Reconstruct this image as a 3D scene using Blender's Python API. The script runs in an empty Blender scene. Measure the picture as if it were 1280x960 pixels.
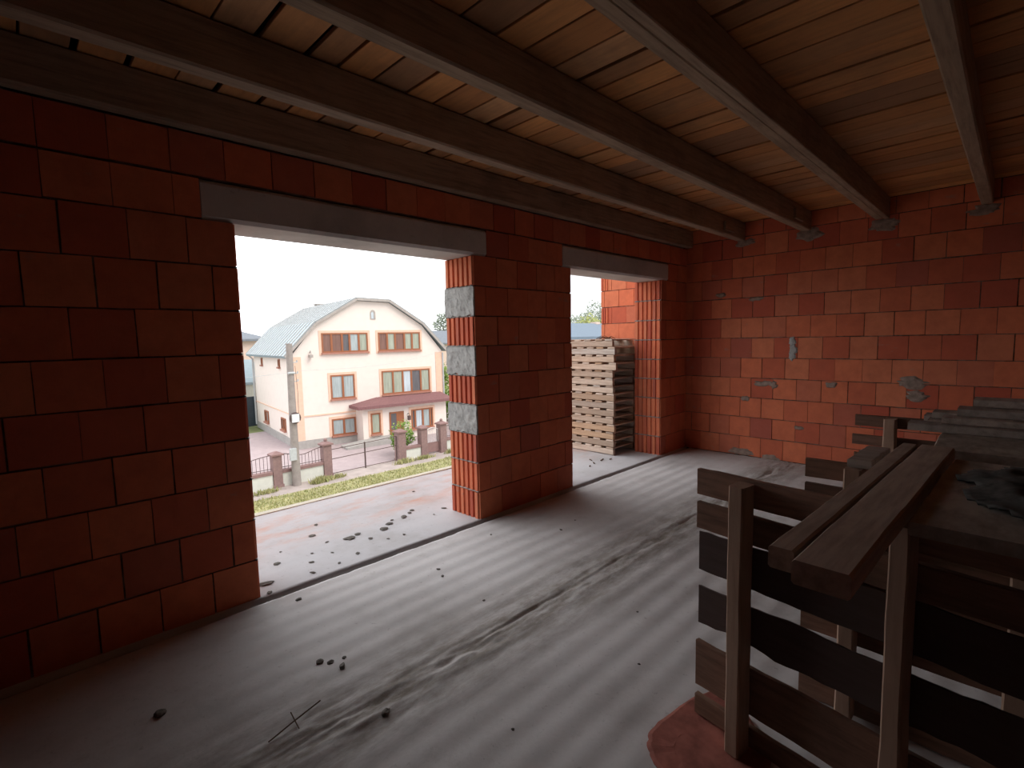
import bpy, bmesh, math, random
from mathutils import Vector, Matrix, noise

C = bpy.context.scene
COL = C.collection
PI = math.pi

# ------------------------------------------------------------------ camera, sky, exposure
CAM_H, WALL_Y, WALL_X = 1.5603, 3.2016, 6.5455
F_PX, YAW, PITCH, ROLL = 627.276, 0.780664, 0.0905181, -0.0215973
cd = bpy.data.cameras.new('camera')
cam = bpy.data.objects.new('camera', cd)
COL.objects.link(cam)
cd.sensor_fit = 'HORIZONTAL'
cd.sensor_width = 36.0
cd.lens = 36.0 * F_PX / 1280.0
cd.clip_start = 0.02
cd.clip_end = 500
fwd = Vector((math.sin(YAW) * math.cos(PITCH), math.cos(YAW) * math.cos(PITCH), -math.sin(PITCH)))
right = Vector((math.cos(YAW), -math.sin(YAW), 0))
up = right.cross(fwd)
r2 = right * math.cos(ROLL) + up * math.sin(ROLL)
u2 = -right * math.sin(ROLL) + up * math.cos(ROLL)
M = Matrix((r2, u2, -fwd)).transposed().to_4x4()
M.translation = Vector((0, 0, CAM_H))
cam.matrix_world = M
C.camera = cam

C.view_settings.view_transform = 'Standard'
C.view_settings.look = 'None'
C.view_settings.gamma = 1.0
C.view_settings.use_curve_mapping = False
C.view_settings.exposure = 0.55
C.cycles.max_bounces = 10
C.cycles.diffuse_bounces = 6
C.cycles.sample_clamp_indirect = 6.0

world = bpy.data.worlds.new('overcast_sky')
C.world = world
world.use_nodes = True
wn = world.node_tree.nodes
wl = world.node_tree.links
bg = wn['Background']
tc = wn.new('ShaderNodeTexCoord')
sep = wn.new('ShaderNodeSeparateXYZ')
rampw = wn.new('ShaderNodeValToRGB')
rampw.color_ramp.elements[0].position = 0.0
rampw.color_ramp.elements[0].color = (0.76, 0.775, 0.80, 1)
rampw.color_ramp.elements[1].position = 1.0
rampw.color_ramp.elements[1].color = (0.70, 0.72, 0.75, 1)
wl.new(tc.outputs['Generated'], sep.inputs[0])
wl.new(sep.outputs['Z'], rampw.inputs[0])
# the cloud cover is brightest up to the left of the street, where the sun stands behind it
vdot = wn.new('ShaderNodeVectorMath')
vdot.operation = 'DOT_PRODUCT'
wl.new(tc.outputs['Generated'], vdot.inputs[0])
vdot.inputs[1].default_value = Vector((-0.20, 0.88, 0.26)).normalized()
glow = wn.new('ShaderNodeMapRange')
glow.interpolation_type = 'SMOOTHSTEP'
glow.inputs['From Min'].default_value = 0.45
glow.inputs['From Max'].default_value = 1.0
glow.inputs['To Min'].default_value = 1.0
glow.inputs['To Max'].default_value = 3.4
wl.new(vdot.outputs['Value'], glow.inputs['Value'])
vm = wn.new('ShaderNodeVectorMath')
vm.operation = 'SCALE'
wl.new(rampw.outputs[0], vm.inputs[0])
wl.new(glow.outputs[0], vm.inputs['Scale'])
wl.new(vm.outputs[0], bg.inputs['Color'])
bg.inputs['Strength'].default_value = 1.1

sd = bpy.data.lights.new('soft_sun', 'SUN')
sun = bpy.data.objects.new('soft_sun', sd)
COL.objects.link(sun)
sd.energy = 1.7
sd.angle = math.radians(40)
sd.color = (1.0, 0.96, 0.90)
sun.rotation_euler = Vector((-0.25, 0.75, -1.0)).to_track_quat('-Z', 'Y').to_euler()


# ------------------------------------------------------------------ materials
class NT:
    def __init__(s, name, rough=0.8, metal=0.0):
        s.m = bpy.data.materials.new(name)
        s.m.use_nodes = True
        s.n = s.m.node_tree.nodes
        s.l = s.m.node_tree.links
        s.b = s.n['Principled BSDF']
        s.b.inputs['Roughness'].default_value = rough
        s.b.inputs['Metallic'].default_value = metal
        s.b.inputs['Specular IOR Level'].default_value = 0.25

    def add(s, t, **kw):
        n = s.n.new('ShaderNode' + t)
        for k, v in kw.items():
            setattr(n, k, v)
        return n

    def coord(s, scale=(1, 1, 1), out='Object'):
        t = s.add('TexCoord')
        mp = s.add('Mapping')
        mp.inputs['Scale'].default_value = scale
        s.l.new(t.outputs[out], mp.inputs[0])
        return mp.outputs[0]

    def noise(s, vec, scale, detail=4, rough=0.6):
        n = s.add('TexNoise')
        n.inputs['Scale'].default_value = scale
        n.inputs['Detail'].default_value = detail
        n.inputs['Roughness'].default_value = rough
        s.l.new(vec, n.inputs['Vector'])
        return n.outputs['Fac']

    def ramp(s, fac, *stops):
        r = s.add('ValToRGB')
        e = r.color_ramp.elements
        while len(e) < len(stops):
            e.new(0.5)
        for el, (p, c) in zip(e, stops):
            el.position = p
            el.color = (c if isinstance(c, tuple) else (c, c, c)) + (1,)
        s.l.new(fac, r.inputs[0])
        return r.outputs[0]

    def mix(s, fac, a, b, mode='MIX'):
        m = s.add('Mix', data_type='RGBA', blend_type=mode)
        for sock, v in ((m.inputs[0], fac), (m.inputs[6], a), (m.inputs[7], b)):
            if isinstance(v, (int, float)):
                sock.default_value = v
            elif isinstance(v, tuple):
                sock.default_value = v + (1,)
            else:
                s.l.new(v, sock)
        return m.outputs[2]

    def island(s):
        g = s.add('NewGeometry')
        return g.outputs['Random Per Island']

    def objrand(s):
        return s.add('ObjectInfo').outputs['Random']

    def color(s, c):
        if isinstance(c, tuple):
            s.b.inputs['Base Color'].default_value = c + (1,)
        else:
            s.l.new(c, s.b.inputs['Base Color'])
        return s

    def bump(s, h, strength=0.3, dist=0.01):
        b = s.add('Bump')
        b.inputs['Strength'].default_value = strength
        b.inputs['Distance'].default_value = dist
        s.l.new(h, b.inputs['Height'])
        s.l.new(b.outputs[0], s.b.inputs['Normal'])
        return s


def plain(name, c, rough=0.7, metal=0.0, var=0.12, scale=6.0):
    t = NT(name, rough, metal)
    v = t.coord()
    f = t.noise(v, scale)
    lo = tuple(x * (1 - var) for x in c)
    hi = tuple(min(1, x * (1 + var)) for x in c)
    t.color(t.ramp(f, (0.3, lo), (0.7, hi)))
    return t.m


def brick_mat():
    t = NT('clay_block', 0.85)
    v = t.coord()
    base = t.ramp(t.island(), (0.0, (0.46, 0.095, 0.055)), (0.25, (0.56, 0.14, 0.07)), (0.5, (0.66, 0.18, 0.085)),
                  (0.8, (0.63, 0.20, 0.10)), (1.0, (0.42, 0.105, 0.07)))
    n = t.noise(v, 7, 6, 0.7)
    base = t.mix(t.ramp(n, (0.35, 0.0), (0.75, 0.45)), base, (0.30, 0.075, 0.045))
    v2 = t.coord((3, 3, 7))
    sm = t.noise(v2, 1.2, 5, 0.65)
    base = t.mix(t.ramp(sm, (0.66, 0.0), (0.74, 0.55)), base, (0.30, 0.24, 0.20))
    t.color(base)
    w = t.coord((60, 60, 1.5))
    t.bump(t.noise(w, 1.0, 3), 0.25, 0.004)
    return t.m


def mortar_mat():
    t = NT('grey_mortar', 0.95)
    v = t.coord()
    n = t.noise(v, 14, 6, 0.7)
    t.color(t.ramp(n, (0.3, (0.22, 0.215, 0.205)), (0.5, (0.37, 0.365, 0.35)), (0.75, (0.45, 0.44, 0.42))))
    t.bump(n, 0.6, 0.02)
    return t.m


def joint_mat():
    t = NT('dark_bed_joint', 0.95)
    v = t.coord()
    n = t.noise(v, 9, 5, 0.7)
    t.color(t.ramp(n, (0.42, (0.09, 0.045, 0.03)), (0.7, (0.22, 0.18, 0.15))))
    return t.m


def concrete_mat(name, a, b, c, stain=None, seam=False):
    t = NT(name, 0.9)
    v = t.coord()
    n = t.noise(v, 1.6, 7, 0.65)
    col = t.ramp(n, (0.3, a), (0.5, b), (0.72, c))
    n2 = t.noise(v, 28, 4, 0.7)
    col = t.mix(t.ramp(n2, (0.62, 0.0), (0.72, 0.35)), col, (0.12, 0.105, 0.09))
    if stain:
        tx = t.add('TexCoord')
        sp = t.add('SeparateXYZ')
        t.l.new(tx.outputs['Object'], sp.inputs[0])
        nn = t.noise(t.coord((1.0, 2.2, 1)), 2.1, 6, 0.7)
        band = t.ramp(sp.outputs['Y'], *stain)
        mm = t.add('Math', operation='MULTIPLY')
        t.l.new(t.ramp(nn, (0.47, 0.0), (0.70, 0.60)), mm.inputs[0])
        t.l.new(band, mm.inputs[1])
        col = t.mix(mm.outputs[0], col, (0.55, 0.22, 0.11))
    if seam:                                                           # trodden dirt caught along the rough seam
        tx = t.add('TexCoord')
        sp = t.add('SeparateXYZ')
        t.l.new(tx.outputs['Object'], sp.inputs[0])
        m1 = t.add('Math', operation='SUBTRACT')
        t.l.new(sp.outputs['Y'], m1.inputs[0])
        m1.inputs[1].default_value = 1.89
        m2 = t.add('Math', operation='ABSOLUTE')
        t.l.new(m1.outputs[0], m2.inputs[0])
        m3 = t.add('MapRange')
        m3.inputs['From Min'].default_value = 0.02
        m3.inputs['From Max'].default_value = 0.42
        m3.inputs['To Min'].default_value = 1.0
        m3.inputs['To Max'].default_value = 0.0
        t.l.new(m2.outputs[0], m3.inputs['Value'])
        nn = t.noise(t.coord((1.0, 3.0, 1)), 4.0, 8, 0.75)
        m4 = t.add('Math', operation='MULTIPLY')
        t.l.new(t.ramp(nn, (0.38, 0.15), (0.6, 1.0)), m4.inputs[0])
        t.l.new(m3.outputs[0], m4.inputs[1])
        col = t.mix(m4.outputs[0], col, (0.21, 0.18, 0.15))
        n5 = t.noise(v, 3.2, 8, 0.75)
        col = t.mix(t.ramp(n5, (0.55, 0.0), (0.7, 0.35)), col, (0.24, 0.205, 0.175))
    t.color(col)
    t.bump(t.noise(v, 22, 6, 0.7), 0.35, 0.006)
    return t.m


def wood_mat(name, stops, grain=(1, 1, 14), streak=0.5, rough=0.8, dark=(0.05, 0.03, 0.02), per='island'):
    t = NT(name, rough)
    g = t.coord(grain)
    n = t.noise(g, 3.0, 6, 0.65)
    r = t.island() if per == 'island' else t.objrand()
    base = t.ramp(r, *stops)
    base = t.mix(t.ramp(n, (0.42, 0.0), (0.72, streak)), base, dark)
    k = t.noise(t.coord(), 2.3, 5, 0.65)
    base = t.mix(t.ramp(k, (0.5, 0.0), (0.72, 0.5)), base, tuple(x * 1.4 for x in dark))
    t.color(base)
    t.bump(n, 0.3, 0.004)
    return t.m


MAT = {}
MAT['brick'] = brick_mat()
MAT['mortar'] = mortar_mat()
MAT['joint'] = joint_mat()
MAT['floor'] = concrete_mat('worn_concrete_floor', (0.41, 0.38, 0.365), (0.53, 0.50, 0.49), (0.59, 0.56, 0.55), seam=True)
MAT['slab'] = concrete_mat('balcony_concrete', (0.40, 0.375, 0.365), (0.49, 0.47, 0.475), (0.54, 0.52, 0.525),
                           stain=((0.0, 0.0), (0.01, 0.0)))
MAT['lintel'] = concrete_mat('lintel_concrete', (0.38, 0.36, 0.335), (0.52, 0.49, 0.46), (0.60, 0.57, 0.53))
MAT['deck'] = wood_mat('pine_deck_board', ((0, (0.70, 0.32, 0.12)), (0.3, (0.52, 0.235, 0.09)), (0.55, (0.76, 0.36, 0.13)),
                                           (0.8, (0.36, 0.19, 0.10)), (1, (0.66, 0.36, 0.17))), grain=(10, 1, 10), streak=0.35,
                       dark=(0.16, 0.09, 0.05))
MAT['beam'] = wood_mat('weathered_beam', ((0, (0.32, 0.225, 0.155)), (1, (0.40, 0.29, 0.205))), grain=(1, 14, 14), streak=0.6,
                       dark=(0.10, 0.065, 0.045))
MAT['pallet_dark'] = wood_mat('old_pallet_wood', ((0, (0.15, 0.085, 0.063)), (0.4, (0.25, 0.135, 0.09)), (0.7, (0.20, 0.11, 0.08)),
                                                  (1, (0.30, 0.165, 0.115))), grain=(14, 1.5, 14), streak=0.6, per='obj')
MAT['pallet_black'] = wood_mat('blackened_slab_wood', ((0, (0.06, 0.040, 0.040)), (1, (0.09, 0.058, 0.05))), grain=(14, 1.5, 14), streak=0.6, per='obj')
MAT['pallet_post'] = wood_mat('pallet_bearer_wood', ((0, (0.34, 0.21, 0.15)), (1, (0.40, 0.255, 0.185))), grain=(14, 14, 1.5),
                              streak=0.4, per='obj', dark=(0.16, 0.09, 0.06))
MAT['pallet_light'] = wood_mat('sun_bleached_pallet_wood', ((0, (0.64, 0.51, 0.41)), (0.3, (0.46, 0.34, 0.26)), (0.55, (0.70, 0.57, 0.47)),
                                                            (0.75, (0.50, 0.32, 0.20)), (0.9, (0.36, 0.27, 0.21)), (1, (0.60, 0.53, 0.47))), grain=(14, 1.5, 14),
                               streak=0.45, per='obj', dark=(0.22, 0.13, 0.08))
MAT['plank'] = wood_mat('scaffold_plank_wood', ((0, (0.46, 0.345, 0.28)), (1, (0.54, 0.41, 0.335))), grain=(1.2, 14, 14), streak=0.5,
                        per='obj', dark=(0.12, 0.075, 0.055))
MAT['dirty'] = wood_mat('mortar_stained_panel', ((0, (0.40, 0.34, 0.29)), (1, (0.46, 0.39, 0.33))), grain=(2, 5, 5), streak=0.7,
                        per='obj', dark=(0.09, 0.075, 0.06))
MAT['greyboard'] = wood_mat('grey_board', ((0, (0.34, 0.28, 0.25)), (0.5, (0.50, 0.40, 0.34)), (1, (0.28, 0.25, 0.24))), grain=(10, 1.2, 10),
                            streak=0.5, per='obj', dark=(0.08, 0.06, 0.055))
MAT['smear'] = plain('dirty_mortar_smear', (0.27, 0.20, 0.165), 0.95, var=0.3, scale=20)
MAT['net'] = plain('dark_netting', (0.06, 0.055, 0.05), 0.9, var=0.5, scale=40)
MAT['dark'] = plain('gap_shade', (0.02, 0.018, 0.016), 0.95)  # near-black that stands for shade inside the floor and ceiling gaps
MAT['crumb'] = plain('crumbled_mortar', (0.13, 0.115, 0.10), 0.95, var=0.35, scale=30)
MAT['redblock'] = plain('broken_red_clay', (0.30, 0.10, 0.075), 0.9, var=0.35, scale=12)
MAT['twig'] = plain('dry_twig', (0.09, 0.05, 0.03), 0.9)
# outside
MAT['stucco'] = plain('cream_render', (0.84, 0.745, 0.68), 0.9, var=0.03, scale=3)
MAT['peach'] = plain('peach_trim', (0.80, 0.55, 0.42), 0.9, var=0.05)
MAT['plinth'] = plain('grey_plinth', (0.40, 0.38, 0.36), 0.9, var=0.1)
MAT['roofmetal'] = plain('pale_metal_roof', (0.27, 0.335, 0.365), 0.5, 0.1, var=0.06)
MAT['fascia'] = plain('grey_fascia', (0.42, 0.38, 0.35), 0.6)
MAT['frame'] = plain('orange_brown_frame', (0.34, 0.13, 0.065), 0.5, var=0.08)
MAT['sill'] = plain('brown_sill', (0.42, 0.20, 0.15), 0.6)
MAT['porchroof'] = plain('maroon_shingles', (0.24, 0.12, 0.12), 0.75, var=0.2, scale=14)
MAT['pillar'] = plain('maroon_pillar', (0.27, 0.175, 0.165), 0.8, var=0.15, scale=10)
MAT['coping'] = plain('pink_coping', (0.27, 0.165, 0.155), 0.8)
MAT['fencewall'] = plain('pale_fence_wall', (0.66, 0.66, 0.60), 0.9, var=0.06)
MAT['iron'] = plain('dark_iron', (0.12, 0.085, 0.08), 0.5, 0.3)
MAT['whiteiron'] = plain('white_iron', (0.75, 0.74, 0.74), 0.5)
MAT['pole'] = plain('pole_concrete', (0.33, 0.29, 0.27), 0.9, var=0.15, scale=5)
MAT['whitebox'] = plain('white_box', (0.80, 0.80, 0.80), 0.5)
MAT['greybox'] = plain('grey_box', (0.50, 0.52, 0.53), 0.5)
MAT['asphalt'] = plain('asphalt', (0.30, 0.28, 0.27), 0.95, var=0.15)
MAT['path'] = plain('trodden_path', (0.42, 0.355, 0.33), 0.95, var=0.15, scale=2)
MAT['paving'] = plain('pink_paving', (0.42, 0.34, 0.345), 0.9, var=0.08, scale=4)
MAT['farground'] = plain('far_lawn', (0.24, 0.27, 0.12), 0.95, var=0.25, scale=1)
MAT['slate'] = plain('grey_roof', (0.20, 0.22, 0.25), 0.7, var=0.1)
MAT['bluemetal'] = plain('blue_grey_roof', (0.17, 0.22, 0.28), 0.55, 0.1, var=0.06)
MAT['pinkwall'] = plain('pink_render', (0.72, 0.56, 0.48), 0.9, var=0.05)
MAT['gate'] = plain('blue_black_gate', (0.05, 0.065, 0.08), 0.5)
MAT['bark'] = plain('bark', (0.14, 0.10, 0.07), 0.95)


def leaf_mat(name, a, b):
    t = NT(name, 0.7)
    t.color(t.ramp(t.island(), (0.0, a), (1.0, b)))
    return t.m


MAT['leaf'] = leaf_mat('green_leaf', (0.10, 0.20, 0.04), (0.28, 0.38, 0.09))
MAT['leaf_yellow'] = leaf_mat('spring_leaf', (0.28, 0.32, 0.10), (0.45, 0.46, 0.18))
MAT['leaf_grey'] = leaf_mat('hazy_leaf', (0.20, 0.24, 0.18), (0.34, 0.38, 0.30))
MAT['grass'] = leaf_mat('grass_blade', (0.25, 0.28, 0.10), (0.52, 0.47, 0.25))
MAT['lawn'] = plain('grass_soil', (0.36, 0.34, 0.18), 0.95, var=0.35, scale=3)


def glass_mat(name, c):
    t = NT(name, 0.12)
    v = t.coord((6, 6, 0.6))
    t.color(t.ramp(t.noise(v, 2.0, 3), (0.35, tuple(x * 0.75 for x in c)), (0.65, c)))
    t.b.inputs['Specular IOR Level'].default_value = 0.35
    return t.m


MAT['curtain'] = glass_mat('pane_over_net_curtain', (0.46, 0.52, 0.53))
MAT['curtain_green'] = glass_mat('pane_over_pale_curtain', (0.44, 0.47, 0.38))
MAT['curtain_white'] = glass_mat('pane_over_white_curtain', (0.62, 0.70, 0.76))
MAT['pane_dark'] = glass_mat('dark_pane', (0.16, 0.15, 0.16))
MAT['pane_brown'] = glass_mat('brown_pane', (0.26, 0.14, 0.11))


# ------------------------------------------------------------------ mesh helpers
def finish(name, bm, mat, parent=None, loc=(0, 0, 0), rz=0.0, smooth=False):
    bmesh.ops.recalc_face_normals(bm, faces=bm.faces)
    me = bpy.data.meshes.new(name)
    bm.to_mesh(me)
    bm.free()
    for m in (mat if isinstance(mat, (list, tuple)) else [mat]):
        me.materials.append(MAT[m])
    if smooth:
        for p in me.polygons:
            p.use_smooth = True
    o = bpy.data.objects.new(name, me)
    COL.objects.link(o)
    o.location = loc
    o.rotation_euler = (0, 0, rz)
    if parent:
        o.parent = parent
    return o


def thing(name, label, cat, loc=(0, 0, 0), rz=0.0, group=None):
    o = bpy.data.objects.new(name, None)
    o.empty_display_size = 0.1
    COL.objects.link(o)
    o.location = loc
    o.rotation_euler = (0, 0, rz)
    return tag(o, label, cat, group)


def tag(o, label, cat, group=None, kind=None):
    o['label'] = label
    o['category'] = cat
    if group:
        o['group'] = group
    if kind:
        o['kind'] = kind
    return o


def struct(name, bm, mat, label, cat, **kw):
    o = finish(name, bm, mat, **kw)
    return tag(o, label, cat, kind='structure')


def box(bm, lo, hi, mi=0, jit=0.0, rnd=random):
    vs = []
    for x in (lo[0], hi[0]):
        for y in (lo[1], hi[1]):
            for z in (lo[2], hi[2]):
                j = Vector((rnd.uniform(-jit, jit), rnd.uniform(-jit, jit), rnd.uniform(-jit, jit))) if jit else Vector()
                vs.append(bm.verts.new(Vector((x, y, z)) + j))
    q = ((0, 1, 3, 2), (4, 6, 7, 5), (0, 4, 5, 1), (2, 3, 7, 6), (0, 2, 6, 4), (1, 5, 7, 3))
    for f in q:
        fc = bm.faces.new([vs[i] for i in f])
        fc.material_index = mi
    return vs


def sweep_board(bm, a, b, wdir, tdir, w, t, n=14, edge=0.003, bow=0.0, seed=0, mi=0, taper=0.0, mid=None):
    """a plank from a to b; wdir / tdir unit vectors of its width and thickness; its long edges wander by `edge`"""
    a, b, wdir, tdir = Vector(a), Vector(b), Vector(wdir), Vector(tdir)
    rings = []
    for i in range(n + 1):
        f = i / n
        c = a.lerp(b, f) + tdir * bow * math.sin(PI * f)
        e0 = edge * (noise.noise(Vector((f * 6 + seed * 3.1, seed, 0.3))) * 2 + noise.noise(Vector((f * 23 + seed, 1.7, seed))))
        e1 = edge * (noise.noise(Vector((f * 6 + seed * 1.3, seed + 9, 4.3))) * 2 + noise.noise(Vector((f * 23 + seed, 5.7, seed))))
        ch = min(t, w) * 0.10
        lo, hi = -w / 2 + e0, w / 2 + e1
        lo2, hi2 = lo + taper * t, hi - taper * t
        pts = [(lo + ch, -t / 2), (hi - ch, -t / 2), (hi, -t / 2 + ch), (hi2, t / 2 - ch), (hi2 - ch, t / 2), (lo2 + ch, t / 2),
               (lo2, t / 2 - ch), (lo, -t / 2 + ch)]
        rings.append([bm.verts.new(c + wdir * p + tdir * q) for p, q in pts])
    for r0, r1 in zip(rings, rings[1:]):
        for k in range(8):
            bm.faces.new((r0[k], r0[(k + 1) % 8], r1[(k + 1) % 8], r1[k])).material_index = mi
    bm.faces.new(rings[0]).material_index = mi
    bm.faces.new(rings[-1]).material_index = mi


def tube(bm, pts, r, n=6, r1=None):
    pts = [Vector(p) for p in pts]
    rings = []
    for i, p in enumerate(pts):
        d = (pts[min(i + 1, len(pts) - 1)] - pts[max(i - 1, 0)]).normalized()
        s = d.cross(Vector((0, 0, 1)))
        if s.length < 0.05:
            s = d.cross(Vector((1, 0, 0)))
        s.normalize()
        q = d.cross(s)
        rr = r if r1 is None else r + (r1 - r) * i / (len(pts) - 1)
        rings.append([bm.verts.new(p + s * rr * math.cos(2 * PI * k / n) + q * rr * math.sin(2 * PI * k / n)) for k in range(n)])
    for a, b in zip(rings, rings[1:]):
        for k in range(n):
            bm.faces.new((a[k], a[(k + 1) % n], b[(k + 1) % n], b[k]))
    bm.faces.new(rings[0])
    bm.faces.new(rings[-1])


def prism(bm, prof, v0, v1, axes=((1, 0, 0), (0, 0, 1), (0, 1, 0)), mi=0):
    """closed polygon `prof` (in axes 0,1) extruded along axis 2 from v0 to v1"""
    A, B, D = (Vector(x) for x in axes)
    r0 = [bm.verts.new(A * p + B * q + D * v0) for p, q in prof]
    r1 = [bm.verts.new(A * p + B * q + D * v1) for p, q in prof]
    n = len(prof)
    for i in range(n):
        bm.faces.new((r0[i], r0[(i + 1) % n], r1[(i + 1) % n], r1[i])).material_index = mi
    bm.faces.new(r0).material_index = mi
    bm.faces.new(r1).material_index = mi


def new():
    return bmesh.new()


# ------------------------------------------------------------------ the room: block walls
ROW, BLK = 0.25, 0.258


def block_run(bm, x0, x1, y0, y1, z0, along, rnd, start=None, zt=None, half=False):
    """one course of clay blocks between x0..x1 (along = 'x') or y0..y1 (along = 'y'), bedded on dark joints"""
    zt = zt or z0 + ROW
    h = zt - z0
    a, b = (x0, x1) if along == 'x' else (y0, y1)
    cuts = [a]
    p = a + (BLK / 2 if half else BLK)
    if start is not None:
        p = start
        while p - BLK > a + 0.03:
            p -= BLK
    while p < b - 0.04:
        cuts.append(p)
        p += BLK
    cuts.append(b)
    for c0, c1 in zip(cuts, cuts[1:]):
        g = rnd.uniform(0.001, 0.0035) + (rnd.random() < 0.18) * 0.004
        d = rnd.uniform(-0.003, 0.003)
        lo, hi = c0 + (g if c0 > a else 0), c1 - (g if c1 < b else 0)
        zz0, zz1 = z0 + rnd.uniform(0.006, 0.010), zt - rnd.uniform(0.0, 0.003)
        if along == 'x':
            box(bm, (lo, y0 + d, zz0), (hi, y1, zz1), 0, 0.0012, rnd)
        else:
            box(bm, (x0 + d, lo, zz0), (x1, hi, zz1), 0, 0.0012, rnd)
    e = 0.008
    if along == 'x':
        box(bm, (a + e, y0 + e, z0), (b - e, y1 - e, zt), 2)
    else:
        box(bm, (x0 + e, a + e, z0), (x1 - e, b - e, zt), 2)


def jamb_ribs(bm, x, sgn, y0, y1, z0, rnd, n=6, mi=0):
    """tongue-and-groove end of a block: vertical ribs on the jamb face, x outwards by sgn"""
    st = (y1 - y0) / n
    off = rnd.uniform(-0.004, 0.004)
    for k in range(n):
        a = y0 + st * k + 0.008 + off
        b = a + st - 0.019
        x1 = x + sgn * 0.016
        za, zb = z0 + 0.010 + rnd.uniform(0, 0.004), z0 + ROW - rnd.uniform(0.002, 0.006)
        pts = [(x, a - 0.003), (x1, a + 0.005), (x1, b - 0.005), (x, b + 0.003)]
        r0 = [bm.verts.new((p, q, za)) for p, q in pts]
        r1 = [bm.verts.new((p, q, zb)) for p, q in pts]
        for i in range(4):
            bm.faces.new((r0[i], r0[(i + 1) % 4], r1[(i + 1) % 4], r1[i])).material_index = mi
        bm.faces.new(r0).material_index = mi
        bm.faces.new(r1).material_index = mi


def jamb_bead(bm, x, sgn, y0, y1, z, seed):
    """the mortar squeezed out of the bed joint on a jamb, following the zigzag of the ribs"""
    n = 36
    up_, lo_, mid_ = [], [], []
    for k in range(n + 1):
        y = y0 + 0.004 + (y1 - y0 - 0.008) * k / n
        h = 0.007 + 0.010 * abs(noise.noise(Vector((y * 22, seed, 1)))) + 0.008 * (k % 6 in (2, 3))
        d = 0.018 + 0.006 * noise.noise(Vector((y * 35, seed, 7)))
        up_.append(bm.verts.new((x, y, z + h)))
        mid_.append(bm.verts.new((x + sgn * d, y, z + h * 0.3)))
        lo_.append(bm.verts.new((x, y, z - h * 0.6)))
    for a, b in ((up_, mid_), (mid_, lo_)):
        for k in range(n):
            bm.faces.new((a[k], a[k + 1], b[k + 1], b[k])).material_index = 1


def mortar_face(bm, x, sgn, y0, y1, z0, seed):
    """a block end plastered over with grey mortar, ragged along its lower edge"""
    nx, nz = 18, 12
    grid = []
    for i in range(nz + 1):
        row = []
        for j in range(nx + 1):
            y = y0 - 0.004 + (y1 - y0 + 0.008) * j / nx
            f = i / nz
            zz = z0 + 0.004 + (ROW - 0.006) * f
            if i == 0:
                zz += 0.028 * abs(noise.noise(Vector((j * 0.8, seed, 2))))
            d = 0.017 + 0.006 * noise.noise(Vector((y * 18, zz * 18, seed))) + 0.004 * noise.noise(Vector((y * 55, zz * 55, seed)))
            row.append(bm.verts.new((x + sgn * d, y, zz)))
        grid.append(row)
    for i in range(nz):
        for j in range(nx):
            bm.faces.new((grid[i][j], grid[i][j + 1], grid[i + 1][j + 1], grid[i + 1][j])).material_index = 1
    rim = [grid[0][j] for j in range(nx + 1)] + [grid[i][nx] for i in range(1, nz + 1)] + \
          [grid[nz][j] for j in range(nx - 1, -1, -1)] + [grid[i][0] for i in range(nz - 1, 0, -1)]
    back = [bm.verts.new((x, v.co.y, v.co.z)) for v in rim]
    n = len(rim)
    for i in range(n):
        bm.faces.new((rim[i], rim[(i + 1) % n], back[(i + 1) % n], back[i])).material_index = 1


O1, O2 = (0.965, 2.737), (4.05, 5.838)         # the two openings
Y0, Y1 = WALL_Y, WALL_Y + 0.38
LEFT_X, BACK_Y = -3.2, -5.4
TOPZ = 2.70
BOARD_Z = 2.925

rnd = random.Random(5)
bm = new()
for k in range(9):
    z = k * ROW
    # left stretch, pier, right stretch
    block_run(bm, LEFT_X, O1[0] - 0.016, Y0, Y1, z, 'x', rnd, start=O1[0] - 0.016 - (0.23 if k % 2 == 0 else 0.12))
    block_run(bm, O1[1] + 0.016, O2[0] - 0.016, Y0, Y1, z, 'x', rnd, half=(k % 2 == 1))
    block_run(bm, O2[1] + 0.016, WALL_X, Y0, Y1, z, 'x', rnd, half=(k % 2 == 0))
    jamb_ribs(bm, O1[0] - 0.017, 1, Y0, Y1, z, rnd)
    if k in (3, 5, 7):
        mortar_face(bm, O1[1] + 0.017, -1, Y0, Y1, z, k)
    else:
        jamb_ribs(bm, O1[1] + 0.017, -1, Y0, Y1, z, rnd)
    jamb_ribs(bm, O2[0] - 0.017, 1, Y0, Y1, z, rnd)
    jamb_ribs(bm, O2[1] + 0.017, -1, Y0, Y1, z, rnd)
    if k:
        jamb_bead(bm, O1[1] + 0.017, -1, Y0, Y1, z, k)
        jamb_bead(bm, O2[1] + 0.017, -1, Y0, Y1, z, k + 20)
        jamb_bead(bm, O1[0] - 0.017, 1, Y0, Y1, z, k + 40)
L1, L2 = (0.80, 2.90), (3.91, 6.02)
for (a, b) in ((LEFT_X, L1[0] - 0.004), (L1[1] + 0.004, L2[0] - 0.004), (L2[1] + 0.004, WALL_X)):
    block_run(bm, a, b, Y0, Y1, 2.25, 'x', rnd, zt=2.47)
block_run(bm, LEFT_X, WALL_X, Y0, Y1, 2.474, 'x', rnd, zt=TOPZ)
struct('wall_front', bm, ['brick', 'mortar', 'joint'], 'red clay block wall with two large unglazed window openings', 'wall')

for (a, b), lb in ((L1, 'long grey concrete lintel over the large left opening'), (L2, 'grey concrete lintel over the opening with the pallet stack')):
    bm = new()
    sweep_board(bm, (a, Y0 + 0.19, 2.361), (b, Y0 + 0.19, 2.361), (0, 1, 0), (0, 0, 1), 0.384, 0.218, 10, 0.0012, seed=a)
    tag(finish('concrete_lintel', bm, 'lintel'), lb, 'lintel')

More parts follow.
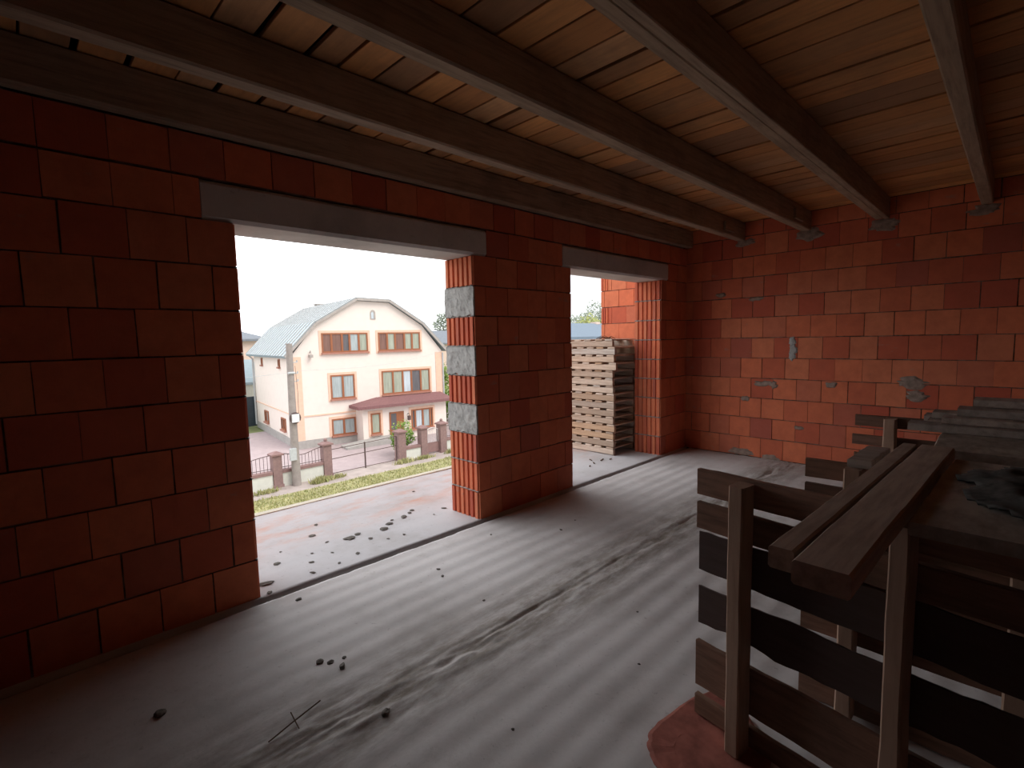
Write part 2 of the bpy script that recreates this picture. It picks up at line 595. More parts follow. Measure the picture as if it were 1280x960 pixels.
# right wall, runs on outside as the side wall of the balcony
bm = new()
NROW = 11
for k in range(NROW):
    block_run(bm, WALL_X, WALL_X + 0.38, BACK_Y, 4.60, k * ROW, 'y', rnd, start=2.602 + (0 if k % 2 == 1 else 0.13))
block_run(bm, WALL_X, WALL_X + 0.38, BACK_Y, 4.60, NROW * ROW, 'y', rnd, zt=2.925, start=2.5)
for k in range(NROW):
    if k % 2 == 1:                                                     # ribbed quoins at its outer end
        for q in (4.49, 4.535, 4.575):
            box(bm, (WALL_X - 0.012, q - 0.012, k * ROW + 0.012), (WALL_X, q + 0.012, k * ROW + ROW - 0.006), 0)


def smear(bm, y, z, w, h, seed, mi=1):
    """a thin lumpy smear of mortar on the right wall"""
    n = 26
    c = bm.verts.new((WALL_X - 0.012, y, z))
    ring, rim = [], []
    for i in range(n):
        a = 2 * PI * i / n
        r = 1 + 0.5 * noise.noise(Vector((math.cos(a) * 1.5, math.sin(a) * 1.5, seed))) + 0.35 * noise.noise(Vector((math.cos(a) * 4, math.sin(a) * 4, seed)))
        ring.append(bm.verts.new((WALL_X - 0.009, y + 0.35 * w * r * math.cos(a), z + 0.35 * h * r * math.sin(a))))
        rim.append(bm.verts.new((WALL_X + 0.001, y + 0.5 * w * r * math.cos(a), z + 0.5 * h * r * math.sin(a))))
    for i in range(n):
        j = (i + 1) % n
        bm.faces.new((c, ring[i], ring[j])).material_index = mi
        bm.faces.new((ring[i], rim[i], rim[j], ring[j])).material_index = mi


for y, z, w, h in ((1.885, 1.455, 0.07, 0.09), (1.875, 1.36, 0.08, 0.12), (1.885, 1.285, 0.07, 0.09), (2.20, 0.94, 0.22, 0.07), (2.08, 0.93, 0.10, 0.10),
                   (2.41, 0.74, 0.12, 0.08), (1.47, 0.96, 0.11, 0.07), (2.46, 0.05, 0.30, 0.09), (2.1, 0.02, 0.2, 0.07), (1.62, 0.06, 0.10, 0.08),
                   (1.79, 0.43, 0.12, 0.05), (2.45, 2.68, 0.24, 0.10), (1.74, 2.67, 0.26, 0.12), (1.05, 2.66, 0.30, 0.12), (0.27, 2.66, 0.25, 0.11),
                   (0.75, 1.02, 0.30, 0.12), (0.72, 0.88, 0.22, 0.10), (2.74, 2.06, 0.14, 0.05), (2.30, 1.98, 0.2, 0.05)):
    smear(bm, y, z, w, h, y * 7 + z, 1 if z > 1.2 and z < 1.5 else 3)
struct('wall_right', bm, ['brick', 'mortar', 'joint', 'smear'], 'red clay block wall on the right with mortar smears', 'wall')

bm = new()
for k in range(12):
    block_run(bm, LEFT_X - 0.38, LEFT_X, BACK_Y, Y1, k * ROW, 'y', rnd, half=k % 2 == 0, zt=None if k < 11 else 2.925)
struct('wall_left', bm, ['brick', 'mortar', 'joint'], 'clay block wall closing the room on the left', 'wall')
bm = new()
for k in range(12):
    block_run(bm, LEFT_X - 0.38, WALL_X + 0.38, BACK_Y - 0.38, BACK_Y, k * ROW, 'x', rnd, half=k % 2 == 0, zt=None if k < 11 else 2.925)
struct('wall_back', bm, ['brick', 'mortar', 'joint'], 'clay block wall behind the viewer', 'wall')

# floor: rippled concrete with a rough seam, a dark gap along the window wall
bm = new()
xs = [LEFT_X + 0.05 * i for i in range(int((WALL_X - LEFT_X) / 0.05) + 1)] + [WALL_X]
FY1 = 3.134
ys = []
y = BACK_Y
while y < FY1 - 1e-6:
    ys.append(y)
    y += 0.06 if y < -0.6 else (0.009 if 1.6 < y < 2.02 else 0.0215)
ys.append(FY1)


def floor_z(x, y):
    w = y + 0.02 * noise.noise(Vector((x * 0.6, y * 0.7, 3)))
    z = 0.0025 * math.sin(2 * PI * w / 0.148) * (0.75 + 0.5 * noise.noise(Vector((x * 0.9, y * 0.9, 8))))
    z += 0.003 * noise.noise(Vector((x * 1.1, y * 1.1, 1)))
    sy = 1.905 + 0.012 * noise.noise(Vector((x * 2.2, 0, 5)))
    d = y - sy
    rough = max(0.0, 1 - abs(d + 0.03) / (0.095 + 0.10 * max(0, 1.8 - x))) ** 0.6
    z += rough * (0.016 * noise.noise(Vector((x * 6, y * 14, 2))) + 0.012 * noise.noise(Vector((x * 17, y * 30, 7))))
    crack = max(0.0, 1 - abs(d) / 0.016)
    z -= crack * 0.045 * max(0, noise.noise(Vector((x * 1.3, 3.3, 6))) - 0.02)
    if y > 3.12:
        z -= 0.008 * abs(noise.noise(Vector((x * 9, 0, 1))))
    return min(z, 0.014)


rows = []
for y in ys:
    rows.append([bm.verts.new((x, y + (0.012 * noise.noise(Vector((x * 5, 2, 2))) if y == FY1 else 0), floor_z(x, y))) for x in xs])
for r0, r1 in zip(rows, rows[1:]):
    for i in range(len(xs) - 1):
        bm.faces.new((r0[i], r0[i + 1], r1[i + 1], r1[i]))
edge = [v for v in rows[-1]]
low = [bm.verts.new((v.co.x, v.co.y, -0.12)) for v in edge]
for i in range(len(edge) - 1):
    bm.faces.new((edge[i], edge[i + 1], low[i + 1], low[i]))
fl = struct('floor', bm, 'floor', 'rippled grey concrete floor with a rough mortar seam', 'floor', smooth=True)

bm = new()
box(bm, (LEFT_X - 0.38, BACK_Y - 0.38, -0.30), (WALL_X + 0.38, 4.80, -0.12))
box(bm, (WALL_X - 0.0002, BACK_Y, -0.13), (WALL_X + 0.38, 4.60, -0.0005))
box(bm, (LEFT_X - 0.38, BACK_Y, -0.13), (LEFT_X + 0.0002, Y1, -0.0005))
box(bm, (LEFT_X - 0.38, BACK_Y - 0.38, -0.13), (WALL_X + 0.38, BACK_Y + 0.0002, -0.0005))
struct('trim_1', bm, 'dark', 'base under the floor, coloured near-black as shade in the gap', 'floor base')  # shade at the bottom of the sill gap is put into this colour

# balcony slab seen through the openings
bm = new()
nx, ny = 110, 40
SX0, SX1, SY0, SY1 = LEFT_X - 0.3, WALL_X, 3.178, 4.835
g = []
for j in range(ny + 1):
    r = []
    for i in range(nx + 1):
        x = SX0 + (SX1 - SX0) * i / nx
        y = SY0 + (SY1 - SY0) * j / ny
        z = 0.012 + 0.003 * noise.noise(Vector((x * 1.3, y * 1.3, 0))) + 0.002 * noise.noise(Vector((x * 6, y * 6, 4)))
        if j == 0:
            y += 0.012 * noise.noise(Vector((x * 6, 1, 9)))
        r.append(bm.verts.new((x, y, min(z, 0.015))))
    g.append(r)
for j in range(ny):
    for i in range(nx):
        bm.faces.new((g[j][i], g[j][i + 1], g[j + 1][i + 1], g[j + 1][i]))
for rr, s in ((g[0], 1), (g[-1], -1)):
    lo = [bm.verts.new((v.co.x, v.co.y, -0.12)) for v in rr]
    for i in range(nx):
        bm.faces.new((rr[i], rr[i + 1], lo[i + 1], lo[i]))
# orange brick dust lies in a band along the middle of the slab: give the material that band
for m in ('slab',):
    for n in MAT[m].node_tree.nodes:
        if n.type == 'VALTORGB' and len(n.color_ramp.elements) == 2 and n.color_ramp.elements[1].position < 0.02 and n.inputs[0].is_linked:
            e = n.color_ramp.elements
            mr = MAT[m].node_tree.nodes.new('ShaderNodeMapRange')
            mr.inputs['From Min'].default_value = 3.7
            mr.inputs['From Max'].default_value = 4.8
            src = n.inputs[0].links[0].from_socket
            MAT[m].node_tree.links.new(src, mr.inputs['Value'])
            MAT[m].node_tree.links.new(mr.outputs[0], n.inputs[0])
            e[0].position, e[0].color = 0.0, (0, 0, 0, 1)
            e[1].position, e[1].color = 0.35, (1, 1, 1, 1)
            k = e.new(0.75)
            k.color = (0.8, 0.8, 0.8, 1)
            k = e.new(1.0)
            k.color = (0, 0, 0, 1)
struct('trim_2', bm, 'slab', 'pale concrete balcony slab strewn with crumbs', 'balcony slab', smooth=True)

bm = new()
sweep_board(bm, (SX0, 4.80, 0.009), (SX1 - 0.01, 4.80, 0.009), (0, 1, 0), (0, 0, 1), 0.075, 0.024, 60, 0.004, seed=3)
MAT['edging'] = plain('pale_slab_edging', (0.58, 0.54, 0.44), 0.9, var=0.1, scale=8)
struct('trim_4', bm, 'edging', 'pale edging strip along the outer edge of the balcony slab', 'slab edging')

# ceiling: gappy pine boards running towards the window wall, backing above coloured near-black as the shade in the gaps
bm = new()
rc = random.Random(11)
x = LEFT_X - 0.05
while x < WALL_X:
    w = rc.choice((0.19, 0.20, 0.20, 0.21, 0.15, 0.22, 0.18))
    gap = rc.choice((0.009, 0.013, 0.018, 0.028))
    x1 = min(x + w - gap, WALL_X - 0.001)
    dz = rc.uniform(0, 0.006)
    if x1 - x > 0.03:
        sweep_board(bm, ((x + x1) / 2, BACK_Y + 0.002, BOARD_Z + 0.014 + dz), ((x + x1) / 2, Y1, BOARD_Z + 0.014 + dz), (1, 0, 0), (0, 0, 1),
                    x1 - x, 0.024, 24, 0.003, seed=x)
    x += w
box(bm, (LEFT_X - 0.38, BACK_Y - 0.38, BOARD_Z + 0.06), (WALL_X + 0.38, Y1 + 0.02, BOARD_Z + 0.30), 1)
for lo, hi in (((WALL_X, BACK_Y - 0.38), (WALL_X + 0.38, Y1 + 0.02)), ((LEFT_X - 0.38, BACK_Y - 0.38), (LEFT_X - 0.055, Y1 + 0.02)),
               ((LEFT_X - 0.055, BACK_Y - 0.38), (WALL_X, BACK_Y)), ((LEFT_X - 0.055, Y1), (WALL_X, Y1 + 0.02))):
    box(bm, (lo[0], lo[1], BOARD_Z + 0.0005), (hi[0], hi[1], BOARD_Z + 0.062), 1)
struct('ceiling', bm, ['deck', 'dark'], 'ceiling of gappy pine boards laid over the beams', 'ceiling')

# roof edge above the window wall, closing the wall top outside
bm = new()
box(bm, (LEFT_X - 0.38, Y0 + 0.06, TOPZ + 0.002), (WALL_X, Y1 - 0.01, BOARD_Z - 0.002))
struct('trim_3', bm, 'lintel', 'grey ring beam on top of the window wall', 'ring beam')

# ------------------------------------------------------------------ ceiling beams
beam_labels = [
    (3.125, 0.085, 'dark wooden ceiling beam lying right along the window wall'),
    (2.45, 0.10, 'dark wooden ceiling beam, second out from the window wall'),
    (1.725, 0.10, 'dark wooden ceiling beam, third out from the window wall'),
    (1.00, 0.13, 'double-plank ceiling beam with a crack line, fourth from the window wall'),
    (0.225, 0.085, 'shadowy wooden ceiling beam above the scaffold boards at the right'),
    (-0.52, 0.10, 'ceiling beam farthest from the windows, in the dark above the viewer'),
]
for i, (yb, w, lb) in enumerate(beam_labels):
    bm = new()
    zb, zt = 2.71, BOARD_Z
    if i == 3:
        parts = ((yb, 0.048, 0.0), (yb + 0.056, 0.072, 0.012))
    else:
        parts = ((yb, w, 0.0),)
    for (y0, ww, dz) in parts:
        sweep_board(bm, (LEFT_X + 0.002, y0 + ww / 2, (zb + zt + dz) / 2), (WALL_X - 0.006, y0 + ww / 2, (zb + zt + dz) / 2), (0, 1, 0), (0, 0, 1), ww,
                    zt - zb - dz - 0.001, 40, 0.0022, seed=yb)
    o = tag(finish('ceiling_beam', bm, 'beam'), lb, 'beam', group='ceiling beams')
    if i in (1, 2):                                                    # a nailed wooden cleat by the wall, seen as a dark block
        bm = new()
        sweep_board(bm, (5.9, yb - 0.014, 2.80), (6.15, yb - 0.014, 2.80), (0, 0, 1), (0, 1, 0), 0.10, 0.024, 4, 0.001, seed=i)
        finish('cleat', bm, 'beam', parent=o)


# ------------------------------------------------------------------ upright pallets carrying the scaffold
def upright_pallet(name, label, loc, rz, slats, bearers, slat_len, seed, mat='pallet_dark'):
    """local x = away from the viewer, local y = along the slats towards the far end (0), z up"""
    t = thing(name, label, 'pallet', loc, rz, 'upright pallets under the scaffold')
    r = random.Random(seed)
    for k, (z0, z1, wob, end, tp) in enumerate(slats):
        b = new()
        sweep_board(b, (0.013, -slat_len, (z0 + z1) / 2 + r.uniform(-.004, .004)), (0.013, end, (z0 + z1) / 2), (0, 0, 1), (1, 0, 0),
                    z1 - z0, 0.024, 34, wob, seed=seed + k * 1.7, taper=tp)
        finish('slat', b, 'pallet_black' if tp > 0.3 else mat, parent=t)
    for k, (ya, yb, top) in enumerate(bearers):
        b = new()
        sweep_board(b, (-0.041, (ya + yb) / 2, 0.024), (-0.041, (ya + yb) / 2, top), (0, 1, 0), (1, 0, 0), yb - ya, 0.080, 14, 0.0018, seed=seed + k)
        finish('bearer', b, 'pallet_post', parent=t)
    return t


near_slats = [(0.940, 1.040, 0.002, 0.0, 0), (0.803, 0.908, 0.002, 0.0, 0), (0.635, 0.797, 0.006, -0.012, 0.35), (0.418, 0.578, 0.010, -0.012, 0.35),
              (0.150, 0.338, 0.005, -0.002, 0.1), (0.026, 0.107, 0.002, 0.0, 0)]
upright_pallet('wooden_pallet', 'dark pallet standing on edge in the foreground, waney slats behind upright bearers', (1.86, 0.86, 0), -math.radians(9.07),
               near_slats, [(-0.230, -0.178, 1.028), (-0.702, -0.653, 1.028), (-1.19, -1.135, 1.028)], 1.30, 3)
mid_slats = [(0.965, 1.040, 0.002, 0.0, 0), (0.855, 0.935, 0.002, 0.0, 0), (0.66, 0.77, 0.003, 0.0, 0), (0.50, 0.60, 0.003, -0.01, 0.2), (0.305, 0.395, 0.002, 0.0, 0),
             (0.004, 0.10, 0.002, 0.0, 0)]
upright_pallet('wooden_pallet', 'pallet standing on edge just behind the foreground pallet, half hidden under the planks', (2.30, 0.60, 0), 0.0,
               mid_slats, [(-0.205, -0.15, 1.036), (-0.68, -0.62, 1.036), (-1.10, -1.05, 1.036)], 1.2, 21)
far_slats = [(0.972, 1.040, 0.001, 0.0, 0), (0.852, 0.915, 0.001, 0.012, 0), (0.70, 0.80, 0.002, 0.0, 0), (0.50, 0.60, 0.002, 0.0, 0), (0.26, 0.36, 0.002, 0, 0),
             (0.004, 0.10, 0.002, 0, 0)]
upright_pallet('wooden_pallet', 'pallet standing on edge farthest back, its two top slats against the red block wall', (3.72, 0.70, 0), 0.0,
               far_slats, [(-0.215, -0.155, 1.036), (-0.70, -0.64, 1.036), (-1.10, -1.05, 1.036)], 1.2, 33)


# scaffold boards lying on the pallets
def lying(name, label, cat, a, b, w, t, z, mat, group=None, edge=0.003, seed=0, n=24):
    a, b = Vector(a), Vector(b)
    d = (b - a).normalized()
    mid = (a + b) / 2
    bm = new()
    sweep_board(bm, Vector((-(b - a).length / 2, 0, t / 2)), Vector(((b - a).length / 2, 0, t / 2)), (0, 1, 0), (0, 0, 1), w, t, n, edge, seed=seed)
    o = finish(name, bm, mat, loc=(mid.x, mid.y, z), rz=math.atan2(d.y, d.x))
    return tag(o, label, cat, group)


PZ = 1.0425
lying('scaffold_plank', 'narrow left plank of the pair lying over the pallet tops', 'plank', (1.155, 0.3435, 0), (2.60, 0.2955, 0), 0.052, 0.050, PZ,
      'plank', 'scaffold planks', 0.001, 1)
lying('scaffold_plank', 'wide thick plank of the pair jutting towards the viewer over the pallet tops', 'plank', (1.105, 0.256, 0), (2.595, 0.208, 0), 0.106, 0.052, PZ,
      'plank', 'scaffold planks', 0.0012, 2)
bm = new()
sweep_board(bm, (-0.44, 0, 0.018), (0.44, 0, 0.018), (0, 1, 0), (0, 0, 1), 0.80, 0.035, 20, 0.004, seed=4)
tag(finish('formwork_board', bm, 'dirty', loc=(2.00, -0.236, PZ), rz=-0.03), 'mortar-stained board nearest the viewer on the scaffold, right of the planks', 'panel')
bm = new()
sweep_board(bm, (-0.655, 0, 0.018), (0.655, 0, 0.018), (0, 1, 0), (0, 0, 1), 0.86, 0.035, 20, 0.004, seed=6)
tag(finish('formwork_board', bm, 'dirty', loc=(3.275, -0.20, PZ), rz=0.0), 'dusty board at the far end of the scaffold under a pile of boards', 'panel')
lying('short_board', 'short board laid beside the planks on the half hidden pallet', 'board', (2.24, 0.405, 0), (2.56, 0.395, 0), 0.075, 0.03, PZ, 'greyboard', seed=3)

pile = [(3.10, 0.36, 0.11, 0.035, 0, 'bottom board at the near edge of the pile on the scaffold'),
        (3.25, 0.30, 0.13, 0.035, 0, 'bottom board in the middle of the pile on the scaffold'),
        (3.42, 0.33, 0.14, 0.035, 0, 'bottom board at the far edge of the pile on the scaffold'),
        (3.16, 0.24, 0.12, 0.030, 1, 'paler board on the near side of the pile, one layer up'),
        (3.33, 0.29, 0.14, 0.030, 1, 'grey board on the far side of the pile, one layer up'),
        (3.24, 0.19, 0.15, 0.035, 2, 'wide weathered board across the pile, second from its top'),
        (3.36, 0.14, 0.16, 0.035, 3, 'topmost dark board of the pile on the scaffold')]
lz = [PZ + 0.0365, PZ + 0.0725, PZ + 0.1035, PZ + 0.1395]
for k, (px, yl, w, t, lay, lb) in enumerate(pile):
    lying('piled_board', lb, 'board', (px + 0.01, -1.05, 0), (px, yl, 0), w, t, lz[lay], 'greyboard', 'boards piled on the scaffold', 0.003, k + 2)

# crumpled netting
bm = new()
nu, nv = 44, 34
g = []
for j in range(nv + 1):
    r = []
    for i in range(nu + 1):
        a, b = i / nu * 2 - 1, j / nv * 2 - 1
        rr = 1 + 0.25 * noise.noise(Vector((a * 2, b * 2, 1)))
        d = max(0, 1 - (a * a + b * b) ** 0.5 / rr)
        fall = min(1, d * 3)
        h = fall * (0.020 + 0.022 * noise.noise(Vector((a * 5, b * 5, 4))) + 0.016 * abs(noise.noise(Vector((a * 15, b * 13, 7)))))
        r.append(bm.verts.new((a * 0.42, b * 0.30, max(0.002, h + 0.002))))
    g.append(r)
for j in range(nv):
    for i in range(nu):
        a, b = (i + .5) / nu * 2 - 1, (j + .5) / nv * 2 - 1
        if (a * a + b * b) ** 0.5 < 0.98 + 0.2 * noise.noise(Vector((a * 4, b * 4, 1))):
            bm.faces.new((g[j][i], g[j][i + 1], g[j + 1][i + 1], g[j + 1][i]))
for v in [v for v in bm.verts if not v.link_faces]:
    bm.verts.remove(v)
o = finish('netting', bm, 'net', loc=(2.02, -0.20, PZ + 0.0375), rz=0.15, smooth=True)
tag(o, 'dark crumpled netting heaped on the mortar-stained board', 'netting')
md = o.modifiers.new('thick', 'SOLIDIFY')
md.thickness = 0.004
md.offset = 1

# broken red block lying under the pallet's far bottom corner
bm = new()
outline = [(1.49, 0.78), (1.555, 0.885), (1.60, 0.92), (1.66, 0.945), (1.78, 0.935), (1.94, 0.91), (2.03, 0.87), (2.0, 0.70), (1.85, 0.56), (1.58, 0.54), (1.46, 0.66)]
bot, top, mid_ = [], [], []
n = len(outline)
pts = []
for i in range(n):
    a, b = Vector(outline[i]), Vector(outline[(i + 1) % n])
    for q in range(4):
        pts.append(a.lerp(b, q / 4))
c = Vector((1.68, 0.77))
n = len(pts)
for i, p in enumerate(pts):
    j = 0.010 * noise.noise(Vector((p.x * 40, p.y * 40, 0)))
    dirn = (p - c).normalized()
    p2 = p + dirn * j
    bot.append(bm.verts.new((p2.x - 1.68, p2.y - 0.77, 0.002)))
    mid_.append(bm.verts.new((p2.x + dirn.x * 0.004 - 1.68, p2.y + dirn.y * 0.004 - 0.77, 0.011)))
    q = p2 - dirn * 0.012
    top.append(bm.verts.new((q.x - 1.68, q.y - 0.77, 0.016 + 0.002 * noise.noise(Vector((p.x * 30, p.y * 30, 3))))))
for A, B in ((bot, mid_), (mid_, top)):
    for i in range(n):
        bm.faces.new((A[i], A[(i + 1) % n], B[(i + 1) % n], B[i]))
inner = [bm.verts.new((v.co.x * 0.5, v.co.y * 0.5, 0.016 + 0.002 * noise.noise(Vector((v.co.x * 40, v.co.y * 40, 5))))) for v in top]
for i in range(n):
    bm.faces.new((top[i], top[(i + 1) % n], inner[(i + 1) % n], inner[i]))
bm.faces.new(inner)
bm.faces.new(list(reversed(bot)))
tag(finish('broken_block', bm, 'redblock', loc=(1.68, 0.77, 0.004)), 'broken slab of red clay block on the floor at the foot of the foreground pallet', 'broken brick')

# ------------------------------------------------------------------ pallet stack on the balcony
ORD = ['topmost', 'second from the top', 'third from the top', 'fourth from the top', 'fifth from the top', 'sixth from the top', 'seventh from the top',
       'middle one, eighth from the top', 'ninth from the top', 'tenth from the top', 'eleventh from the top', 'twelfth from the top',
       'third from the bottom', 'second from the bottom', 'bottom one']
NP, PH = 15, 0.1005
base_meshes = {}
rs = random.Random(8)


def flat_pallet_mesh_slat(k):
    b = new()
    sweep_board(b, (0, 0, 0), (1.0, 0, 0), (0, 1, 0), (0, 0, 1), 0.135 if k == 0 else 0.105, 0.020, 8, 0.003, seed=k + 40)
    return b


def flat_pallet_mesh_bearer(k):
    b = new()
    sweep_board(b, (0, 0, 0), (0, 1.12, 0), (0, 0, 1), (1, 0, 0), 0.072, 0.045, 16, 0.0018, seed=k + 60)
    return b


proto_s = [finish('slat', flat_pallet_mesh_slat(k), 'pallet_light') for k in range(3)]
proto_b = [finish('bearer', flat_pallet_mesh_bearer(k), 'pallet_light') for k in range(5)]
jx = [0.02, -0.02, 0.0, -0.03, 0.025, 0.01, 0.0, -0.01, -0.012, -0.012, 0.0, -0.012, 0.0, 0.0, 0.0]
jy = [0.05, 0.0, 0.02, -0.02, 0.05, 0.045, 0.035, 0.02, 0.02, 0.02, 0.035, 0.015, 0.035, 0.03, 0.035]
for i in range(NP):
    lev = NP - 1 - i
    t = thing('wooden_pallet', 'weathered pallet in the balcony stack, ' + ORD[i], 'pallet', (5.435 + jx[i] * 0.5, 3.612 + jy[i], 0.0165 + lev * PH), rs.uniform(-0.012, 0.012),
              'pallets stacked on the balcony')
    for q in (0.0235, 0.50, 0.9765):
        o = proto_b[rs.randrange(5)].copy()
        COL.objects.link(o)
        o.parent = t
        o.location = (q, 0, 0.041)
    ny_ = rs.choice((6, 7, 7))
    for q in range(ny_):
        o = proto_s[rs.randrange(1, 3)].copy()
        COL.objects.link(o)
        o.parent = t
        o.location = (rs.uniform(-0.006, 0.004), 0.055 + (1.12 - 0.11) * q / (ny_ - 1) + rs.uniform(-0.012, 0.012) * (0 < q < ny_ - 1), 0.0895)
for o in proto_s + proto_b:
    bpy.data.objects.remove(o)

bm = new()
rt = random.Random(4)
for k in range(9):
    x, y = rt.uniform(-0.05, 0.05), rt.uniform(-0.09, 0.09)
    a = rt.uniform(0, PI)
    L = rt.uniform(0.04, 0.08)
    tube(bm, [(x - L * math.cos(a), y - L * math.sin(a), 0.006), (x, y, rt.uniform(0.02, 0.05)), (x + L * math.cos(a), y + L * math.sin(a), 0.008)], 0.005, 5, 0.003)
tag(finish('dry_twigs', bm, 'twig', loc=(5.70, 3.92, 0.0165 + NP * PH - 0.001)), 'small clump of dry twigs on top of the balcony pallet stack', 'twigs')

# ------------------------------------------------------------------ crumbs and splinters on slab and floor
crumbs = [(1.591, 3.929, .04), (1.719, 4.147, .03), (2.066, 3.629, .055), (2.16, 3.70, .05), (2.334, 3.746, .05), (2.425, 3.796, .045), (2.48, 3.84, .035),
          (2.22, 3.757, .03), (1.887, 3.531, .03), (1.775, 3.655, .06), (1.86, 3.69, .035), (1.322, 3.289, .028), (1.386, 3.451, .03), (1.204, 3.613, .035),
          (1.048, 3.358, .055), (1.68, 3.345, .03), (1.513, 3.294, .022), (2.711, 3.665, .035), (2.112, 3.401, .02), (1.45, 3.60, .02), (1.56, 3.50, .02),
          (1.62, 3.72, .022), (1.98, 3.42, .018), (2.814, 4.314, .03), (1.30, 3.80, .018), (2.55, 3.60, .018), (1.02, 3.22, .03)]
inside = [(0.951, 2.342, .04), (0.985, 2.30, .03), (1.011, 2.227, .032), (1.048, 2.285, .02), (0.324, 2.497, .05), (1.945, 2.716, .02), (1.907, 2.62, .022),
          (1.89, 2.187, .018), (0.993, 1.801, .035), (3.05, 2.55, .02), (3.3, 2.6, .016), (2.0, 1.2, .015), (2.4, 1.45, .012), (1.3, 1.35, .014), (3.05, 1.15, .03),
          (1.12, 3.02, .03), (2.6, 2.9, .02)]
rb = random.Random(2)


def crumb(x, y, r, z, label, group, flat):
    bm = new()
    bmesh.ops.create_icosphere(bm, subdivisions=2, radius=1.0)
    r *= 0.62
    sx, sy, sz = r * rb.uniform(0.8, 1.3), r * rb.uniform(0.6, 1.0), r * flat
    sd_ = rb.random() * 50
    for v in bm.verts:
        k = 1 + 0.5 * noise.noise(v.co * 1.7 + Vector((sd_, 0, 0)))
        v.co = Vector((v.co.x * sx * k, v.co.y * sy * k, max(0, v.co.z * sz * k + sz * 0.3)))
    o = finish('mortar_crumb', bm, 'crumb', loc=(x, y, z), rz=rb.uniform(0, 3))
    tag(o, label, 'crumb', group)


special = {0: None}
for k, (x, y, r) in enumerate(crumbs):
    crumb(x, y, r, 0.014, 'flat dark crumb of mortar lying on the balcony slab', 'crumbs on the balcony slab', 0.2)
for k, (x, y, r) in enumerate(inside):
    crumb(x, y, r, floor_z(x, y) - 0.001, 'dark crumb of mortar lying on the room floor', 'crumbs on the room floor', 0.45)
splinters = [(5.15, 3.62, 0.3, .10), (5.05, 3.72, 1.0, .07), (4.95, 3.60, 0.8, .06), (5.25, 3.56, 0.1, .05), (4.80, 3.55, 0.5, .05)]
for x, y, a, L in splinters:
    bm = new()
    sweep_board(bm, (-L / 2, 0, 0.004), (L / 2, 0, 0.004), (0, 1, 0), (0, 0, 1), 0.014, 0.007, 5, 0.002, seed=x)
    tag(finish('wood_splinter', bm, 'twig', loc=(x, y, 0.0145), rz=a), 'thin dark wood splinter on the slab before the pallet stack', 'splinter', 'splinters before the stack')
bm = new()
tube(bm, [(-0.11, -0.03, 0.006), (0, 0.0, 0.012), (0.13, 0.045, 0.006)], 0.003, 5)
tube(bm, [(0.0, -0.05, 0.008), (0.01, 0.06, 0.012)], 0.0025, 5)
tag(finish('bent_wire', bm, 'twig', loc=(0.70, 2.02, 0.004)), 'thin bent wire lying on the floor beside the seam', 'wire')

# ------------------------------------------------------------------ OUTSIDE
G = -3.9


def ground(name, x0, x1, y0, y1, z, mat, label, cat):
    bm = new()
    box(bm, (x0, y0, z - 0.1), (x1, y1, z))
    return struct(name, bm, mat, label, cat)


ground('ground', -60, 140, 33.0, 180, G - 0.06, 'farground', 'far green ground beyond the houses', 'ground')
ground('yard', -40, 60, 19.95, 33.0, G, 'paving', 'pinkish paved yard around the cream house', 'yard')
ground('path', -40, 60, 18.55, 19.95, G - 0.01, 'path', 'trodden path between fence and grass verge', 'path')
ground('verge', -40, 60, 14.2, 18.55, G - 0.01, 'lawn', 'earth of the grass verge', 'verge')
ground('road', -40, 60, 4.9, 14.2, G - 0.03, 'asphalt', 'asphalt road below the balcony', 'road')

bm = new()
rg = random.Random(6)
for k in range(16000):
    x, y = rg.uniform(3.6, 15.5), rg.uniform(14.4, 18.75)
    if y > 18.45 + 0.3 * noise.noise(Vector((x * 0.9, 0, 3))):
        continue
    h = rg.uniform(0.04, 0.13) * (0.7 + 0.6 * noise.noise(Vector((x, y, 0))))
    a = rg.uniform(0, PI)
    dx, dy = math.cos(a) * 0.02, math.sin(a) * 0.02
    lx, ly = rg.uniform(-.05, .05), rg.uniform(-.05, .05)
    v = [bm.verts.new(p) for p in ((x - dx, y - dy, G - 0.012), (x + dx, y + dy, G - 0.012), (x + lx, y + ly, G + max(h, .03)))]
    bm.faces.new(v)
for (cx, cy, rr, nn, hh) in ((8.15, 19.05, 0.24, 360, 0.24), (8.55, 19.15, 0.22, 160, 0.15), (12.1, 19.2, 0.35, 220, 0.2), (13.2, 19.2, 0.4, 220, 0.16),
                             (14.9, 19.2, 0.35, 220, 0.22), (6.2, 19.2, 0.4, 200, 0.15), (9.05, 19.2, 0.2, 100, 0.15)):
    for k in range(nn):
        x, y = rg.gauss(cx, rr * 0.6), rg.gauss(cy, 0.07)
        a = rg.uniform(0, PI)
        dx, dy = math.cos(a) * 0.03, math.sin(a) * 0.03
        v = [bm.verts.new(p) for p in ((x - dx, y - dy, G - 0.005), (x + dx, y + dy, G - 0.005), (x + rg.uniform(-.1, .1), y + rg.uniform(-.08, .08), G + hh * rg.uniform(.5, 1.2)))]
        bm.faces.new(v)
tag(finish('grass', bm, 'grass'), 'short yellow-green grass growing along the road and fence', 'grass', kind='stuff')

